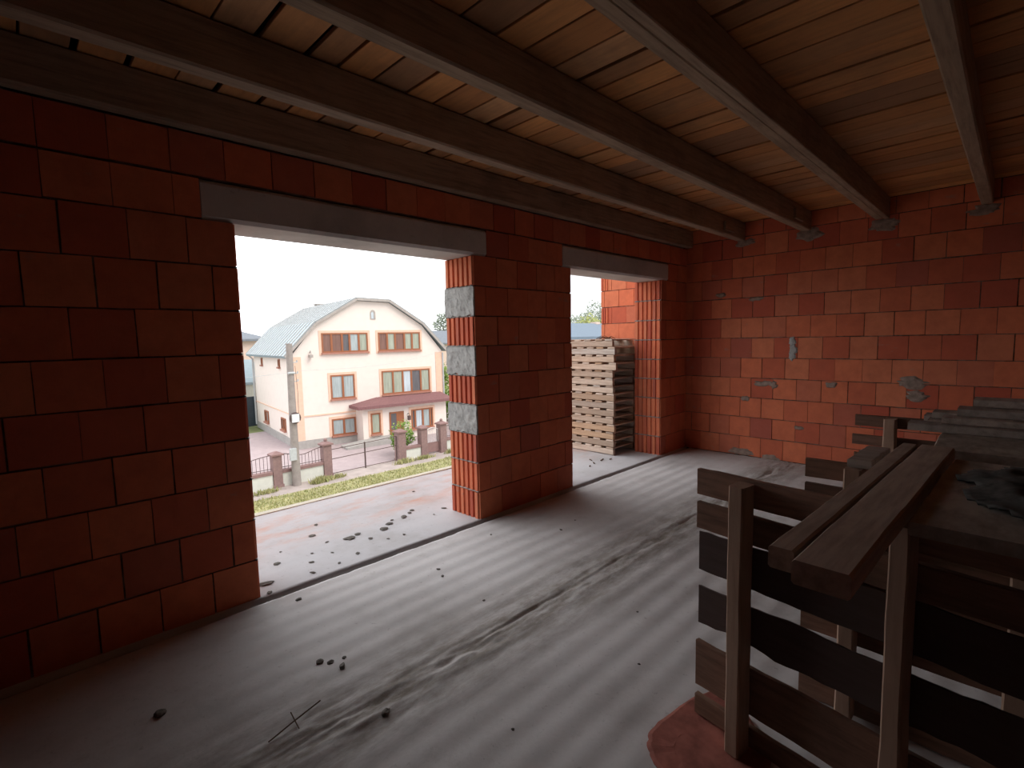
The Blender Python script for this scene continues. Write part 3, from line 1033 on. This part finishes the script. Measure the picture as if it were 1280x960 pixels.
# ---- the cream house
HW, HD = 8.62, 9.35
hs = thing('house', 'large cream house with a pale metal gambrel roof and brown windows', 'house', (10.0, 25.87, G), -math.radians(7.0))
Z = lambda z: z - G                                                     # heights measured from the ground
prof = [(0, 0.02), (HW, 0.02), (HW, Z(0.95)), (7.35, Z(2.45)), (5.33, Z(3.72)), (3.42, Z(3.78)), (1.22, Z(2.48)), (0, Z(0.95))]
bm = new()
prism(bm, prof, 0, HD)
finish('wall', bm, 'stucco', parent=hs)
bm = new()
outer = [(-0.42, Z(0.92)), (1.15, Z(2.62)), (3.40, Z(3.94)), (5.36, Z(3.88)), (7.45, Z(2.60)), (HW + 0.36, Z(0.98))]
th = 0.10
inner_ = [(-0.36, Z(0.80)), (1.22, Z(2.50)), (3.43, Z(3.80)), (5.32, Z(3.75)), (7.37, Z(2.48)), (HW + 0.28, Z(0.88))]
prism(bm, outer + list(reversed(inner_)), -0.20, HD + 0.25)
rf = finish('roof', bm, 'roofmetal', parent=hs)
bm = new()
for (p, q), m in zip(zip(outer, outer[1:]), (1, 1, 0, 1, 1)):
    d = Vector((q[0] - p[0], 0, q[1] - p[1])).normalized()
    nrm = Vector((-d.z, 0, d.x))
    for k in range(17):
        v = -0.15 + (HD + 0.35) * k / 16
        a = Vector((p[0], v, p[1])) + nrm * 0.012
        b_ = Vector((q[0], v, q[1])) + nrm * 0.012
        sweep_board(bm, a, b_, (0, 1, 0), nrm, 0.05, 0.03, 1, 0)
finish('seam', bm, 'fascia', parent=rf)
bm = new()
for p, q in zip(inner_, inner_[1:]):
    a, b_ = Vector((p[0], -0.215, p[1] + 0.05)), Vector((q[0], -0.215, q[1] + 0.05))
    d = (b_ - a).normalized()
    sweep_board(bm, a, b_, Vector((-d.z, 0, d.x)), (0, 1, 0), 0.13, 0.03, 1, 0)
finish('fascia', bm, 'fascia', parent=hs)
bm = new()
box(bm, (4.0, HD - 0.6, Z(3.86)), (4.5, HD - 0.1, Z(4.15)))
box(bm, (3.9, HD - 0.7, Z(4.15)), (4.6, HD, Z(4.22)))
finish('chimney', bm, 'fascia', parent=hs)
bm = new()
box(bm, (-0.05, -0.05, 0.0), (HW + 0.05, HD + 0.05, 0.42))
finish('plinth', bm, 'plinth', parent=hs)
bm = new()
prism(bm, [(-0.03, -0.03), (0.42, -0.03), (0.42, 0.06), (0.06, 0.06), (0.06, 0.42), (-0.03, 0.42)], 0.42, Z(0.85), axes=((1, 0, 0), (0, 1, 0), (0, 0, 1)))
finish('corner_trim', bm, 'peach', parent=hs)
bm = new()
box(bm, (HW - 0.42, -0.03, 0.42), (HW + 0.03, 0.06, Z(0.85)))
finish('corner_trim', bm, 'peach', parent=hs)
bm = new()
box(bm, (-0.035, -0.035, Z(-2.26)), (3.14, 0.02, Z(-2.19)))
box(bm, (-0.035, -0.035, Z(-2.20)), (0.02, HD, Z(-2.14)))
finish('string_course', bm, 'peach', parent=hs)
bm = new()
tube(bm, [(-0.32, HD + 0.05, Z(0.85)), (-0.08, HD - 0.02, Z(0.6)), (-0.08, HD - 0.02, 0.2)], 0.06, 6)
tube(bm, [(HW + 0.06, -0.06, Z(0.8)), (HW + 0.06, -0.06, 0.2)], 0.05, 6)
finish('downpipe', bm, 'greybox', parent=hs)


def window(par, u0, z0, u1, z1, panes, mats, v=0.0, surround=True, axis='u', name='window', bar=0.075):
    """a framed window proud of the wall; axis 'u' on the facade, 'v' on the side wall"""
    w = u1 - u0

    def P(bm_, a0, a1, d0, d1, zz0, zz1):
        if axis == 'u':
            box(bm_, (a0, v + d0, zz0), (a1, v + d1, zz1))
        else:
            box(bm_, (v + d0, a0, zz0), (v + d1, a1, zz1))
    b = new()
    P(b, u0, u1, -0.055, 0.02, z0, z0 + bar)
    P(b, u0, u1, -0.055, 0.02, z1 - bar, z1)
    n = len(panes)
    xs_ = [u0]
    tot = sum(panes)
    for p in panes:
        xs_.append(xs_[-1] + w * p / tot)
    for k, x_ in enumerate(xs_):
        bb = bar * (0.9 if 0 < k < n else 1.0)
        c_ = min(max(x_, u0 + bb / 2), u1 - bb / 2)
        P(b, c_ - bb / 2 - (0.02 if 0 < k < n else 0), c_ + bb / 2 + (0.02 if 0 < k < n else 0), -0.058, 0.02, z0 + bar * .5, z1 - bar * .5)
    f = finish(name, b, 'frame', parent=par)
    for k in range(n):
        b = new()
        P(b, xs_[k] + 0.02, xs_[k + 1] - 0.02, -0.02, 0.0, z0 + 0.03, z1 - 0.03)
        finish('pane', b, mats[k], parent=f)
    if surround:
        b = new()
        s = 0.13
        P(b, u0 - s, u0, -0.03, 0.02, z0 - s, z1 + s)
        P(b, u1, u1 + s, -0.03, 0.02, z0 - s, z1 + s)
        P(b, u0, u1, -0.03, 0.02, z1, z1 + s)
        finish('surround', b, 'peach', parent=f)
    b = new()
    P(b, u0 - 0.04, u1 + 0.04, -0.13, 0.02, z0 - 0.09, z0)
    finish('sill', b, 'sill', parent=f)
    return f


window(hs, 1.50, Z(1.02), 4.00, Z(2.05), [1, 1.1, .8, 1, 1], ['pane_brown', 'pane_brown', 'pane_dark', 'curtain', 'curtain_green'])
window(hs, 4.61, Z(1.02), 7.20, Z(2.05), [1, .9, 1.1, .9, 1], ['pane_brown', 'curtain_green', 'pane_brown', 'curtain_green', 'curtain_green'])
window(hs, 1.85, Z(-1.46), 3.15, Z(-0.18), [1, 1], ['curtain', 'curtain'])
window(hs, 4.72, Z(-1.46), 7.76, Z(-0.12), [1.1, 1, .9, 1, 1], ['curtain_green', 'curtain_green', 'curtain_white', 'pane_dark', 'curtain_green'])
window(hs, 1.81, Z(-3.43), 3.10, Z(-2.53), [1, 1], ['curtain', 'curtain'])
# the two slim and the two low windows of the side wall
window(hs, 6.75, Z(0.28), 7.05, Z(0.70), [1], ['pane_brown'], axis='v', surround=False, bar=0.06)
window(hs, 2.50, Z(0.28), 2.82, Z(0.70), [1], ['pane_brown'], axis='v', surround=False, bar=0.06)
window(hs, 6.00, Z(-3.22), 7.00, Z(-2.52), [1, 1], ['curtain', 'pane_brown'], axis='v', surround=False)
window(hs, 1.98, Z(-3.18), 2.90, Z(-2.52), [1, 1], ['pane_brown', 'pane_dark'], axis='v', surround=False)
# arched niche window under the gable
bm = new()
arch = [(4.22, Z(2.78)), (4.52, Z(2.78)), (4.52, Z(3.10))] + [(4.37 + 0.15 * math.cos(a), Z(3.10) + 0.2 * math.sin(a)) for a in [PI * k / 8 for k in range(1, 8)]] + [(4.22, Z(3.10))]
prism(bm, arch, -0.03, 0.02)
f = finish('gable_window', bm, 'fascia', parent=hs)
bm = new()
prism(bm, [(4.27, Z(2.82)), (4.40, Z(2.82)), (4.40, Z(3.14)), (4.33, Z(3.20)), (4.27, Z(3.12))], -0.04, -0.02)
finish('pane', bm, 'curtain_white', parent=f)
bm = new()
box(bm, (0.80, -0.30, Z(0.80)), (0.96, 0.0, Z(0.95)))
tube(bm, [(0.88, 0, Z(1.05)), (0.88, -0.16, Z(1.15)), (0.88, -0.25, Z(0.95))], 0.025, 6)
finish('wall_lamp', bm, 'fascia', parent=hs)
# porch
PV = -1.0
bm = new()
box(bm, (3.14, PV, 0.0), (8.25, 0.0, Z(-2.0)))
pw = finish('porch_wall', bm, 'stucco', parent=hs)
bm = new()
e0, e1 = (2.78, PV - 0.36, Z(-2.02)), (8.55, 0.0, Z(-2.02))
lv = [bm.verts.new(p) for p in ((e0[0], 0.0, e0[2]), (e0[0], e0[1], e0[2]), (e1[0], e0[1], e0[2]), (e1[0], 0.0, e0[2]))]
lv2 = [bm.verts.new((v.co.x, v.co.y, v.co.z + 0.15)) for v in lv]
tv = [bm.verts.new(p) for p in ((4.35, 0.0, Z(-1.57)), (4.55, -0.35, Z(-1.60)), (8.30, -0.35, Z(-1.60)), (8.45, 0.0, Z(-1.57)))]
for A, B in ((lv, lv2), (lv2, tv)):
    for i in range(4):
        bm.faces.new((A[i], A[(i + 1) % 4], B[(i + 1) % 4], B[i]))
bm.faces.new(lv)
bm.faces.new(tv)
finish('porch_roof', bm, 'porchroof', parent=hs)
window(hs, 3.57, Z(-3.44), 4.12, Z(-2.31), [1], ['curtain_green'], v=PV)
window(hs, 5.96, Z(-3.45), 7.34, Z(-2.34), [.5, 1, 1, .4], ['pane_dark', 'curtain_white', 'curtain', 'pane_dark'], v=PV)
bm = new()
box(bm, (4.64, PV - 0.05, 0.02), (4.72, PV + 0.02, Z(-2.36)))
box(bm, (5.42, PV - 0.05, 0.02), (5.50, PV + 0.02, Z(-2.36)))
box(bm, (4.64, PV - 0.05, Z(-2.44)), (5.50, PV + 0.02, Z(-2.36)))
dr = finish('front_door', bm, 'frame', parent=hs)
bm = new()
box(bm, (4.72, PV - 0.03, 0.02), (5.42, PV, 0.55))
box(bm, (5.05, PV - 0.035, 0.02), (5.42, PV, Z(-2.44)))
finish('door_leaf', bm, 'frame', parent=dr)
bm = new()
box(bm, (4.72, PV - 0.025, 0.55), (5.05, PV, Z(-2.44)))
finish('pane', bm, 'pane_dark', parent=dr)
bm = new()
tube(bm, [(5.74, PV, Z(-2.56)), (5.74, PV - 0.18, Z(-2.50)), (5.74, PV - 0.2, Z(-2.64))], 0.02, 6)
box(bm, (5.67, PV - 0.27, Z(-2.88)), (5.81, PV - 0.13, Z(-2.64)))
finish('porch_lamp', bm, 'iron', parent=hs)
bm = new()
prism(bm, [(1.9, 0.0), (4.6, 0.0), (4.6, 0.30), (2.9, 0.22), (1.9, 0.10)], PV - 1.0, PV, mi=0)
finish('porch_step', bm, 'plinth', parent=hs)


# ---- fence along the street
def pillar(x, y, w, h, label, finial=True):
    t = thing('fence_pillar', label, 'pillar', (x, y, G), 0, 'maroon fence pillars')
    bm = new()
    box(bm, (-w / 2, -w / 2, -0.02), (w / 2, w / 2, h))
    box(bm, (-w / 2 - 0.03, -w / 2 - 0.03, -0.02), (w / 2 + 0.03, w / 2 + 0.03, 0.10))
    finish('shaft', bm, 'pillar', parent=t)
    bm = new()
    a = w / 2 + 0.06
    lo = [bm.verts.new((sx * a, sy * a, h)) for sx, sy in ((-1, -1), (1, -1), (1, 1), (-1, 1))]
    mi_ = [bm.verts.new((v.co.x, v.co.y, h + 0.06)) for v in lo]
    tp = [bm.verts.new((v.co.x * 0.25, v.co.y * 0.25, h + 0.15)) for v in lo]
    for A, B in ((lo, mi_), (mi_, tp)):
        for i in range(4):
            bm.faces.new((A[i], A[(i + 1) % 4], B[(i + 1) % 4], B[i]))
    bm.faces.new(lo)
    bm.faces.new(tp)
    cp = finish('cap', bm, 'coping', parent=t)
    if finial:
        bm = new()
        bmesh.ops.create_uvsphere(bm, u_segments=10, v_segments=8, radius=0.075, matrix=Matrix.Translation((0, 0, h + 0.20)))
        finish('finial', bm, 'pillar', parent=cp, smooth=True)


FY = 19.75
pillar(6.80, FY, 0.33, 1.22, 'maroon fence pillar left of the utility pole, flat topped', False)
pillar(8.77, FY, 0.34, 1.30, 'maroon fence pillar with ball finial between pole and wire gate')
pillar(12.27, FY, 0.38, 1.30, 'maroon fence pillar at the right end of the wire gate, before the bush', False)
pillar(13.50, FY, 0.34, 1.30, 'maroon fence pillar right of the green bush', False)
pillar(14.62, FY, 0.36, 1.36, 'rightmost maroon fence pillar with ball finial, beside the white gate')


def fence_bay(x0, x1, label, bars=True, wall_h=0.52):
    t = thing('fence_section', label, 'fence', ((x0 + x1) / 2, FY, G), 0, 'low walls of the street fence')
    L = x1 - x0
    bm = new()
    box(bm, (-L / 2, -0.10, -0.02), (L / 2, 0.10, wall_h))
    finish('low_wall', bm, 'fencewall', parent=t)
    bm = new()
    box(bm, (-L / 2, -0.14, wall_h), (L / 2, 0.14, wall_h + 0.11))
    finish('coping', bm, 'coping', parent=t)
    if bars:
        bm = new()
        n_ = 24
        topz = lambda f: 1.16 + 0.08 * math.cos(2 * PI * f)
        tube(bm, [(-L / 2 + L * k / n_, 0, topz(k / n_)) for k in range(n_ + 1)], 0.016, 5)
        tube(bm, [(-L / 2, 0, wall_h + 0.20), (L / 2, 0, wall_h + 0.20)], 0.014, 5)
        k = 0
        m_ = int(L / 0.13)
        for k in range(1, m_):
            f = k / m_
            tube(bm, [(-L / 2 + L * f, 0, wall_h + 0.11), (-L / 2 + L * f, 0, topz(f))], 0.009, 4)
        finish('railing', bm, 'iron', parent=t)


fence_bay(3.8, 6.62, 'pale low fence wall with iron railing left of the flat topped pillar')
fence_bay(6.98, 8.59, 'pale low fence wall with iron railing behind the utility pole')
fence_bay(12.47, 13.32, 'short pale fence wall below the green bush', bars=False, wall_h=0.46)

t = thing('wire_gate', 'wide low wire gate with a thin iron frame across the driveway', 'gate', (10.5, FY, G))
bm = new()
for a, b_ in (((-1.53, 0, 0.06), (1.55, 0, 0.06)), ((-1.53, 0, 1.06), (1.55, 0, 1.14)), ((-1.53, 0, .06), (-1.53, 0, 1.06)), ((1.55, 0, .06), (1.55, 0, 1.14)), ((-1.53, 0, 0.66), (1.55, 0, 0.72))):
    tube(bm, [a, b_], 0.018, 5)
finish('gate_frame', bm, 'iron', parent=t)
bm = new()
tube(bm, [(0.0, 0, 0.0), (0.0, 0, 1.14)], 0.032, 6)
finish('gate_post', bm, 'iron', parent=t)
t = thing('ornamental_gate', 'white scrolled iron gate between the two rightmost pillars', 'gate', (14.05, FY, G))
bm = new()
for k in range(8):
    x_ = -0.34 + 0.68 * k / 7
    tube(bm, [(x_, 0, 0.30), (x_, 0, 1.16 + 0.10 * math.sin(PI * k / 7))], 0.012, 4)
tube(bm, [(-0.36 + 0.72 * k / 10, 0, 1.16 + 0.10 * math.sin(PI * k / 10)) for k in range(11)], 0.016, 5)
finish('gate_bars', bm, 'whiteiron', parent=t)
bm = new()
box(bm, (-0.37, -0.015, 0.08), (0.37, 0.015, 0.55))
box(bm, (-0.37, -0.02, 0.50), (0.37, 0.02, 0.55))
finish('gate_panel', bm, 'coping', parent=t)
fence_bay(14.83, 17.5, 'pale fence wall running on right of the white gate')


def foliage(bm, c, r, n, size, rnd_, sz=1.0):
    for k in range(n):
        d = Vector((rnd_.gauss(0, 1), rnd_.gauss(0, 1), rnd_.gauss(0, 1))).normalized()
        rad = rnd_.uniform(0.55, 1.0) * (1 + 0.3 * noise.noise(d * 2.2 + Vector(c)))
        p = Vector(c) + Vector((d.x * r, d.y * r, d.z * r * sz)) * rad
        a = Vector((rnd_.gauss(0, 1), rnd_.gauss(0, 1), rnd_.gauss(0, 1))).normalized()
        b_ = a.orthogonal().normalized()
        s = size * rnd_.uniform(0.6, 1.3)
        bm.faces.new([bm.verts.new(p + a * s), bm.verts.new(p + b_ * s * 0.6), bm.verts.new(p - a * s), bm.verts.new(p - b_ * s * 0.6)])


def tree(name, label, cat, loc, blobs, leaf, trunk_h, n, size, trunk_r=0.12):
    rt_ = random.Random(hash(label) % 1000 if False else len(label))
    t = thing(name, label, cat, loc)
    bm = new()
    for (dx, dy, dz, r, s) in blobs:
        foliage(bm, (dx, dy, dz), r, int(n * r), size, rt_, s)
    finish('foliage', bm, leaf, parent=t)
    bm = new()
    top = blobs[0]
    tube(bm, [(0, 0, -0.02), (0.05, 0, trunk_h * .6), (top[0] * .7, top[1] * .7, top[2])], trunk_r, 7, trunk_r * 0.4)
    for (dx, dy, dz, r, s) in blobs[1:]:
        tube(bm, [(0.04, 0, trunk_h * 0.6), (dx * .6, dy * .6, dz * .8), (dx, dy, dz)], trunk_r * .5, 5, trunk_r * .2)
    finish('trunk', bm, 'bark', parent=t)


tree('shrub', 'bright green shrub behind the short fence wall', 'shrub', (12.95, 20.62, G), [(0.0, 0, 1.08, 0.56, 1.1), (0.22, 0, 0.8, 0.46, 1.0), (-0.2, 0, .75, .44, 1)], 'leaf', 0.6, 900, 0.06, 0.04)
tree('shrub', 'tall green hedge bush just right of the cream house', 'shrub', (20.3, 27.2, G), [(0, 0, 2.0, 1.1, 1.3), (0.4, 0, 1.0, .9, 1.0), (-.2, 0.2, 3.2, .8, 1.1)], 'leaf', 1.2, 900, 0.11, 0.08)
tree('tree', 'pale hazy tree rising behind the grey roof right of the cream house', 'tree', (46.2, 61.0, G), [(0, 0, 7.6, 1.6, 1.3), (.8, 0, 5.5, 1.8, 1.1), (-1.2, 0, 5.0, 1.4, 1)], 'leaf_grey', 4, 500, 0.22, 0.2)
tree('tree', 'yellow-green spring tree beyond the blue-grey roof', 'tree', (45.5, 33.8, G), [(0, 0, 6.6, 1.3, 1.0), (-1.6, 0, 6.0, 1.2, .9), (1.4, 0, 6.3, 1.3, 1.0), (-3.2, .3, 5.7, 1.1, .8)],
     'leaf_yellow', 4, 420, 0.16, 0.15)
tree('tree', 'grey leafless looking tree behind the yellow-green one', 'tree', (54.5, 39.3, G), [(0, 0, 8.2, 1.5, 1.3), (-1.5, 0, 7.2, 1.6, 1.0), (1.2, 0, 7.0, 1.5, 1), (-3.9, 0, 7.0, 1.3, 1.0)], 'leaf_grey', 4.5, 330, 0.17, 0.2)


# ---- neighbours
def gable_house(name, label, loc, w, d, eave, ridge, wallm, roofm, rz=0.0, over=0.4, hip=0.0):
    t = thing(name, label, 'house', loc, rz)
    bm = new()
    box(bm, (-w / 2, -d / 2, -0.05), (w / 2, d / 2, eave))
    finish('wall', bm, wallm, parent=t)
    bm = new()
    a, b_ = w / 2 + over, d / 2 + over
    lo = [bm.verts.new((sx * a, sy * b_, eave - 0.05)) for sx, sy in ((-1, -1), (1, -1), (1, 1), (-1, 1))]
    hi = [bm.verts.new((v.co.x, v.co.y, eave + 0.12)) for v in lo]
    r0, r1 = bm.verts.new((-a + hip, 0, ridge)), bm.verts.new((a - hip, 0, ridge))
    for i in range(4):
        bm.faces.new((lo[i], lo[(i + 1) % 4], hi[(i + 1) % 4], hi[i]))
    bm.faces.new(lo)
    bm.faces.new((hi[0], hi[1], r1, r0))
    bm.faces.new((hi[2], hi[3], r0, r1))
    bm.faces.new((hi[1], hi[2], r1))
    bm.faces.new((hi[3], hi[0], r0))
    finish('roof', bm, roofm, parent=t)
    for sx in (-0.25, 0.2):
        bm = new()
        box(bm, (w * sx, -d / 2 - 0.04, eave * 0.45), (w * sx + 1.1, -d / 2 + 0.02, eave * 0.45 + 1.2))
        finish('window', bm, 'pane_dark', parent=t)
    bm = new()
    box(bm, (w * 0.18, -0.3, ridge - 0.5), (w * 0.18 + 0.5, 0.3, ridge + 0.1))
    return t, bm


t, bm = gable_house('house', 'pink neighbour house with a dark grey hip roof, left behind the cream house', (9.7, 47.4, G), 10.0, 8.0, 5.75, 7.4, 'pinkwall', 'slate', hip=4.0)
finish('chimney', bm, 'pinkwall', parent=t)
t, bm = gable_house('outbuilding', 'low outbuilding with a pale blue metal roof, left behind the cream house', (8.3, 39.5, G), 7.6, 5.0, 2.75, 4.35, 'fencewall', 'roofmetal', over=0.3)
bm.free()
t['category'] = 'outbuilding'
t = thing('yard_gate', 'dark blue-black sheet gate at the back left of the paved yard', 'gate', (9.3, 35.6, G))
bm = new()
box(bm, (-3.0, -0.03, 0.03), (2.15, 0.03, 2.0))
for k in range(12):
    box(bm, (-2.95 + 0.43 * k, -0.06, 0.05), (-2.89 + 0.43 * k, -0.03, 1.98))
finish('gate_sheet', bm, 'gate', parent=t)
bm = new()
for k in (-3.06, 2.2):
    tube(bm, [(k, 0, -0.02), (k, 0, 2.1)], 0.06, 6)
finish('gate_post', bm, 'gate', parent=t)
t, bm = gable_house('house', 'house with a blue-grey roof seen through the right opening', (31.0, 24.6, G), 16.0, 7.0, 5.35, 6.55, 'pinkwall', 'bluemetal', over=0.5)
finish('chimney', bm, 'pinkwall', parent=t)
t, bm = gable_house('house', 'distant house with a grey roof just right of the cream house', (38.2, 50.0, G), 9.0, 7.0, 5.0, 6.6, 'pinkwall', 'slate', over=0.4)
finish('chimney', bm, 'pinkwall', parent=t)

# ---- utility pole
t = thing('utility_pole', 'grey concrete utility pole with boxes in front of the cream house', 'utility pole', (7.40, 19.40, G))
bm = new()
tube(bm, [(0.0, 0, -0.05), (0.0, 0, 2.6), (0.02, 0, 5.45)], 0.165, 18, 0.115)
finish('pole', bm, 'pole', parent=t)
bm = new()
tube(bm, [(0.01, -0.17, 2.63), (0.01, -0.21, 2.63)], 0.22, 14)
bx_ = finish('lamp_bracket', bm, 'iron', parent=t)
bm = new()
box(bm, (-0.13, -0.30, 2.48), (0.13, -0.20, 2.78))
finish('meter_box', bm, 'whitebox', parent=t)
bm = new()
box(bm, (-0.26, -0.22, 1.02), (-0.02, -0.12, 1.48))
finish('fuse_box', bm, 'greybox', parent=t)
bm = new()
for zz, s in ((4.30, 1), (4.0, 1), (4.72, 1)):
    tube(bm, [(0.0, -0.05, zz), (0.26, -0.05, zz + 0.02)], 0.02, 5)
    tube(bm, [(0.26, -0.05, zz), (0.26, -0.05, zz + 0.09)], 0.03, 6)
tube(bm, [(-0.12, -0.13, 4.34), (0.12, -0.13, 4.34)], 0.05, 6)
finish('insulator', bm, 'greybox', parent=t)
bm = new()
tube(bm, [(0.15, -0.12, 4.6), (0.19, -0.13, 3.6), (0.17, -0.15, 2.7)], 0.008, 4)
finish('cable', bm, 'iron', parent=t)
for nm, (x0, y0, z0), (x1, y1, z1), sag in (('thin wire running left from the utility pole', (7.24, 19.2, G + 4.36), (-14, 21.0, G + 4.6), 0.5),
                                            ('thin wire running right from the utility pole to the cream house', (7.70, 19.3, G + 4.41), (18.2, 24.5, G + 4.75), 0.25)):
    bm = new()
    tube(bm, [(x0 + (x1 - x0) * k / 20, y0 + (y1 - y0) * k / 20, z0 + (z1 - z0) * k / 20 - sag * math.sin(PI * k / 20)) for k in range(21)], 0.006, 4)
    tag(finish('overhead_wire', bm, 'greybox'), nm, 'wire')
